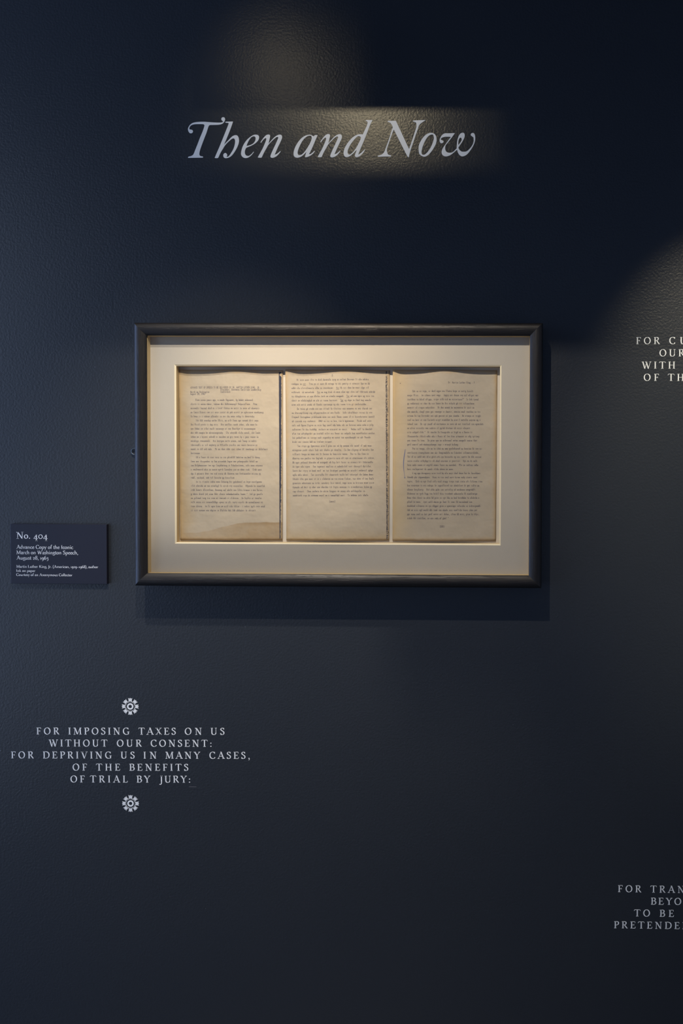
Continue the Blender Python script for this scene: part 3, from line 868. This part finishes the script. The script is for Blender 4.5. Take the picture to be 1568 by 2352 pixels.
def on_page(k, polys, lift, name, mat, label=None):
    root, m = pages[k]; L0 = root.location
    vs, fs = [], []
    for p in polys:
        a = sum(p[i][0] * p[(i + 1) % len(p)][1] - p[(i + 1) % len(p)][0] * p[i][1] for i in range(len(p)))
        if a > 0: p = p[::-1]
        b = len(vs)
        for (px, py) in p:
            u, v = px_to_uv(k, px, py)
            q = m(u, v, lift); vs.append((q[0] - L0[0], q[1] - L0[1], q[2] - L0[2]))
        fs.append(tuple(range(b, b + len(p))))
    o = link(name, vs, fs, mat, root)
    if label: o['label'] = label
    return o


# typed lines: a number stands for a word of so many typed characters (too small in the photograph to read apart),
# '^' gives it a capital; short headings are spelled out
P1 = """i"Five "score "years "ago, 1 5 ^8, 2 5 8|6 2 5 5, 6 3 ^12 ^12.  ^4|9 6 4 2 1 5 6 2 5 2 4 2 8|2 ^5 6 3 3 4 6 2 3 6 2 9 9.|^2 4 2 1 6 8 2 3 3 4 5 2 9.
i^3 3 7 5 5, 2 4 4 3 6 4 4|3 ^5 5 2 3 4.  ^3 7 5 5, 3 4 2|3 ^5 2 5 5 8 2 3 8 2 11|3 3 6 2 14.  ^3 7 5 5, 3 ^5|5 2 1 6 6 2 7 2 3 5 2 1 4 5 2|8 10.  ^3 7 5 5, 3 ^5 2 5
10 2 3 7 2 ^8 7 3 5 7 2|5 2 3 3 4.  ^2 2 4 4 4 5 2 9 2 9|9.|i^2 1 5 2 4 4 2 3 8 ^7 2 4 1 5.|^4 3 10 2 3 8 5 3 11 5 2|3 ^12 3 3 ^11 2 ^12, 4 4 7|1 10 4 2 5 5 ^8 3 2 4 4.  ^4 4
3 1 7 4 3 3 5 2 7 3 11 6 2|4, 7, 3 3 7 2 9.|i^2 2 7 5 4 ^7 3 9 2 4 10|4 7 2 3 8 2 5 3 9.  ^7 2 8|4 6 10, ^7 3 5 3 ^5 6 1 3 5;|1 5 5 3 4 4 6 13 5."  ^3 2 6|2 7 4 3 4 2 7 2 8.  ^2 6 2 7
4 5 3 12 5 2 3 5 6 2 11 2|4 6.  ^2 2 4 4 2 4 4 5 "- 1 5 4 4 4|2 4 6 3 6 2 7 3 3 8 2 7."""
P2 = """i^2 4 4 4 2 4 8 4 2 6 ^7 2 3 6|7 2 _3.  ^4 2 2 4 2 6 2 3 6 2 7 3 2 2|4 3 13 4 2 10.  _^3 2 3 4 2 4 4 3|8  2 9.  _^3 2 3 4 2 4 4 3 4 3 8 6|2 11 2 3 6 4 2 6 7.  _^3 2 3 4 2 4 3
5 2 11 2 3 2 5 8.  _^3 2 4 2 4 3 6|4 3 5 5 2 6 9 2 3 5 4 2 11.|i^2 5 2 5 3 3 6 2 8 3 7 2 3 6 3|2 13 3 13 2 3 ^5.  ^4 10 6 2 3|^7 10 10 4 3 4 5 5 2 2 12 6
2 7 3 8.  "1963 2 3 2 3, 3 1 9.  ^5 3 4|4 3 ^5 6 2 4 3 5 3 4 3 2 7 4 4 1 4|9 2 3 ^7  7 2 8 2 5.   ^5 4 2 7|4 3 11 2 ^7 5 3 ^5 2 7 3 11 6.|^3 10 2 6 4 8 2 5 3 11 2 3 ^6|5 3 6 3 2 7 7.
i^3 5 2 9 4 ^1 4 3 2 2 6 3 5 2 3 4|9 5 5 4 3 6 2 7.  ^2 3 7 2 7 3|8 5 2 4 3 2 6 2 8 5.  ^3 2 3 4 2|7 3 6 3 7 2 8 4 3 3 2 10 3 6,|^2 4 7 7 2 8 2 3 4 5 2 7 3 10.|^2 4 3 5   3 8 7 2 10 4 8 8.
^5 3 5 2 4 4  2 3 8 7 2 7 8 5|4 4 5.  ^3 9 3 9 5 3 8 3 ^5 4-|6 4 3 4 2 2 1 8 2 3 5 6, 3 4 2 3 5|8 9 2 5 8 4 5, 4 4 2 7 4 5|7 2 4 2 4 3 7 3 5 7 2 12 5 2|3 7.  ^4 7 2 5 7 2 5 3 11 2|9 4 2 7 5 2 1 9 4.  ^2 6 4 5."""
P3 = """i^3 2 2 4, 2 4 4 3 6 4 2 5 6|5 5.  ^2 6 4 4.  ^5 3 5 3 3 6 3|8 2 5 6, 5 4 3 2 10?"  ^2 3 5|2 9 2 4 2 3 ^5 2 3 6 2 3 11|7 2 6 9.  ^2 3 5 2 9 2 4 2|3 6, 5 4 3 7 2 6, 6 4 7 2 3
6 2 3 8 3 3 6 2 3 6.  ^2 6 2 5-|4 2 4 2 3 7 5 8 2 4 1 7 6 2 1|6 3.  ^2 3 5 2 9 2 4 2 3 8 3 8|2 5 8 3 6 2 5 7 2 5 7|4 6 4."  ^2 6 2 9 2 4 2 1 ^5 2|^11 6 4 3 1 ^5 2 ^3 ^4 8 2 3 7
3 5 2 4.  ^2 4 3 2 9 5 7 5 4|4 6 3 13 4 1 6 6.|i^3 2 5, 3 2 2 4 2 3 11 2 7 2 3 2-|10 11 3 3 11 2 8 15,|^3 2 2 4 3 4 4 3 3 8 2 3 6 2 3 6|5 6 11 2 4 7 2 8.  ^3 2 2 4|4 4 5 2 6 5 5 2 7.  ^3 2 7 4|4 11 2 5 5 5 2 4.
i^1 2 3 9 4 4 2 3 4 4 4 3 2 9|6 3 11.  ^4 2 3 4 4 5 4 6 4|5.  ^4 2 3 4 4 4 5 5 4 5 3 7 4|3 8 2 3 6 2 11 3 9 2 3 5 2|6 9.  ^3 4 4 3 8 2 8 9.|^8 2 4 4 3 5 4 8 9 2 10.|^4 4 5 2 4 2 4 2 3 3 2 3 8 2 7 1
5 2 4.  ^4 4 5 2 4 2 4 2 9 3|8 8 2 3 6 4 1 9 8 2 11.|^3 2 4 3 5 3 4 3 5 4 8 5 4 3|3 4 4 2 3 4 5 3 5, 5 2 4, 4 2 4;|5 ^3 8, 2 3 4 2 4." """
LOW = 'eeeeeeeeettttttaaaaaaooooooiiiiinnnnnnssssssrrrrrhhhhdddlllluuuccmmwwffggyyppbbvvk'
CAP = 'TAWNIOBCSMP'


def expand(line):
    """-> (indent, [(char, underlined)])"""
    out = []
    for tok in line.split(' '):
        if tok == '': out.append((' ', False)); continue
        if tok[0] == '"' and len(tok) > 1:
            s = tok[1:]; ul = False
        else:
            ul = tok[0] == '_'; tok = tok.lstrip('_')
            cap = tok.startswith('^'); tok = tok.lstrip('^')
            n = ''
            while tok and tok[0].isdigit(): n += tok[0]; tok = tok[1:]
            n = int(n) if n else 0
            s = ''.join(random.choice(CAP if (cap and i == 0) else LOW) for i in range(n)) + tok
        out += [(c, ul and c.isalpha()) for c in s]
        out.append((' ', False))
    return out[:-1]


LINING = {'1': (1.6, 0), '2': (1.6, 0), '0': (1.6, 0), '3': (1, 38), '4': (1, 36), '5': (1, 38), '7': (1, 38), '9': (1, 38)}
_mono = {}


def mono_polys(ch):
    if ch not in _mono:
        if ch not in G: _mono[ch] = []
        else:
            a, b = extent(ch); w = max(b - a, 1); tw = 50 if w > 50 else w
            if ch in "il1j": tw = 34
            k = tw / w; sy, dy = LINING.get(ch, (1, 0))
            _mono[ch] = [[(30 - tw / 2 + (x - a) * k, y * sy + dy) for x, y in p] for p in glyph_polys(ch, 1 if ch.islower() else 2, 13)]
    return _mono[ch]


def typed(polys, chars, px, py, tilt, cell=2.335, cap=4.3):
    kx, ky = cell / 60, cap / 100
    jx = 0
    for i, (c, ul) in enumerate(chars):
        x = px + i * cell; y = py + tilt * (i * cell) + random.uniform(-.12, .12)
        for p in mono_polys(c): polys.append([(x + a * kx, y - b * ky) for a, b in p])
        if ul: polys.append([(x - .1, y + 1.2), (x + cell + .1, y + 1.2), (x + cell + .1, y + 1.75), (x - .1, y + 1.75)])


def plain(s): return [(c, False) for c in s]


def body(k, src, mx0, mx1, y0, y1, tilt, cell):
    lines = '|'.join(src.split('\n')).split('|')
    polys = []
    for i, ln in enumerate(lines):
        t = i / (len(lines) - 1)
        x = mx0 + (mx1 - mx0) * t; y = y0 + (y1 - y0) * t
        if ln.startswith('i'): x += 5 * cell; ln = ln[1:]
        typed(polys, expand(ln), x, y, tilt, cell)
    return polys


pl = body(1, P1, 437.0, 438.4, 920.4, 1173.8, .0015, 2.328)
typed(pl, plain('ADVANCE TEXT OF SPEECH TO BE DELIVERED BY DR. MARTIN LUTHER KING, JR.'), 436.8, 892.0, 0, 2.328)
typed(pl, plain('President, Southern Christian Leadership'), 506.6, 897.0, 0, 2.328)
typed(pl, plain('Conference'), 506.6, 901.9, 0, 2.328)
typed(pl, plain('March on Washington'), 436.5, 901.9, 0, 2.328)
typed(pl, plain('August 28, 1963'), 436.5, 906.6, 0, 2.328)
on_page(1, pl, .00010, 'typed_text', M_INK)
pl = body(2, P2, 669.4, 672.2, 874.4, 1139.8, -.0055, 2.337)
typed(pl, plain('-2-'), 760.0, 865.0, 0, 2.4)
typed(pl, plain('(more)'), 756.2, 1153.4, -.005, 2.33)
on_page(2, pl, .00010, 'typed_text', M_INK)
pl = body(3, P3, 935.0, 934.6, 900.2, 1192.0, .001, 2.335)
typed(pl, plain('Dr. Martin Luther King - 3'), 1029, 880.8, 0, 2.335)
typed(pl, plain('(END)'), 1009.6, 1211.0, 0, 2.2)
on_page(3, pl, .00010, 'typed_text', M_INK)

# ragged dark copy bands down the right edges of pages one and two
R = random.Random(3)
pl = []
N = 150; edge = []
for i in range(N + 1):
    t = i / N; y = 854.5 + t * (1237.5 - 854.5)
    xl = 640.3 + 1.6 * t
    wd = 5.6 - 2.0 * t if t < .55 else 4.4 - 5.5 * (t - .55)
    wd = max(1.9, wd) + R.uniform(-.7, .7)
    if 858 < y < 863: wd *= .35
    edge.append((xl + R.uniform(-.12, .12), xl + wd, y))
for a, b in zip(edge, edge[1:]): pl.append([(a[0], a[2]), (a[1], a[2]), (b[1], b[2]), (b[0], b[2])])
for i in range(130):                                      # flecks broken off the band
    t = R.random(); y = 870 + t * 360; x = 645.0 + .6 * t + R.uniform(-1.2, 1.6) ; s = R.uniform(.25, .8)
    pl.append([(x, y), (x + s, y + s * .4), (x + s * .8, y + s * 2.2), (x - s * .2, y + s * 1.6)])
on_page(1, pl, .00014, 'copy_band', M_BAND, 'ragged dark band')
pl = []
for i in range(1700):
    t = R.random(); y = 852.5 + t * (1238 - 852.5); xl = 885.2 + 2.0 * t
    x = xl + abs(R.gauss(0, 1)) * 1.9
    if x > xl + 5: continue
    if 858 < y < 864 and R.random() < .8: continue
    s = R.uniform(.35, 1.05); a = R.uniform(-.5, .5)
    pl.append([(x, y), (x + s, y + a * s), (x + s * (1 + a), y + s * 1.4), (x + a * .4, y + s * 1.5)])
on_page(2, pl, .00014, 'copy_band', M_BAND, 'speckled dark band')
# pen stroke in the margin of page three
pts = catmull([(930.4, 1031.5), (929.2, 1040), (927.2, 1053), (926.4, 1066), (927.0, 1079), (928.6, 1090), (929.4, 1098)], 6)
pl = []
for i in range(len(pts) - 1):
    w0 = .35 + .55 * math.sin(math.pi * min(1, (i + 2) / len(pts) * 1.3)); w0 = max(.3, w0)
    a, b = pts[i], pts[i + 1]
    pl.append([(a[0] - w0, a[1]), (a[0] + w0, a[1]), (b[0] + w0, b[1]), (b[0] - w0, b[1])])
pl.append([(928.2, 1095.5), (930.6, 1096), (930, 1098.3), (928.6, 1098)])
on_page(3, pl, .00014, 'pen_stroke', M_PEN, 'curved blue pen stroke')
on_page(3, [[(919.2 + 1.0 * math.cos(a * math.tau / 7), 880.5 + .9 * math.sin(a * math.tau / 7)) for a in range(7)]], .00014, 'ink_spot', M_BAND)


# ------------------------------------------------------------------ framing shutters of the two projectors, hung from the ceiling
def track_head(src, label):
    root = thing('track_spotlight', label, 'spotlight', 'ceiling track spotlights', loc=(src[0], src[1], 3.0))
    def add(n, x0, x1, y0, y1, z0, z1):
        v, f = box(x0 - src[0], x1 - src[0], y0 - src[1], y1 - src[1], z0 - 3.0, z1 - 3.0); return link(n, v, f, M_BLACK, root)
    return add


def toward(src, px, py, yy):
    """where the ray from the lamp to the wall point at pixel (px, py) crosses the plane y = yy"""
    x, z = P(px, py); t = (yy - src[1]) / (0 - src[1])
    return src[0] + (x - src[0]) * t, src[2] + (z - src[2]) * t


th = .0012
add = track_head(S_TITLE, 'black track spotlight with four framing shutter blades above the title')
y1 = S_TITLE[1] + .10
x0, zb = toward(S_TITLE, 360, 400, y1); x1, _ = toward(S_TITLE, 1165, 400, y1)
add('shutter_blade', x0 - .08, x0, y1, y1 + th, zb - .10, 2.64)
add('shutter_blade', x1, x1 + .08, y1, y1 + th, zb - .10, 2.64)
add('shutter_blade', x0 - .08, x1 + .08, y1 + th, y1 + 2 * th, zb - .15, zb)
y2 = S_TITLE[1] + .22
xa, zt = toward(S_TITLE, 440, 254, y2); xb, _ = toward(S_TITLE, 1200, 254, y2)
add('shutter_blade', xa, xb, y2, y2 + th, zt, 2.64)
add('lamp_housing', S_TITLE[0] - .05, S_TITLE[0] + .05, S_TITLE[1] - .12, S_TITLE[1] - .03, 2.50, 2.60)
add('top_plate', S_TITLE[0] - .06, S_TITLE[0] + .06, S_TITLE[1] - .12, y2 + th, 2.64, 2.643)
add('stem', S_TITLE[0] - .01, S_TITLE[0] + .01, S_TITLE[1] - .01, S_TITLE[1] + .01, 2.643, 3.0)
add = track_head(S_FRAME, 'black track spotlight with one framing shutter blade above the picture frame')
y2 = S_FRAME[1] + .25
xa, zt = toward(S_FRAME, -300, 800, y2); xb, _ = toward(S_FRAME, 1900, 800, y2)
add('shutter_blade', xa, xb, y2, y2 + th, zt, 2.63)
add('lamp_housing', S_FRAME[0] - .05, S_FRAME[0] + .05, S_FRAME[1] - .12, S_FRAME[1] - .03, 2.57, 2.63)
add('top_plate', S_FRAME[0] - .06, S_FRAME[0] + .06, S_FRAME[1] - .12, y2 + th, 2.63, 2.633)
add('stem', S_FRAME[0] - .01, S_FRAME[0] + .01, S_FRAME[1] - .01, S_FRAME[1] + .01, 2.633, 3.0)
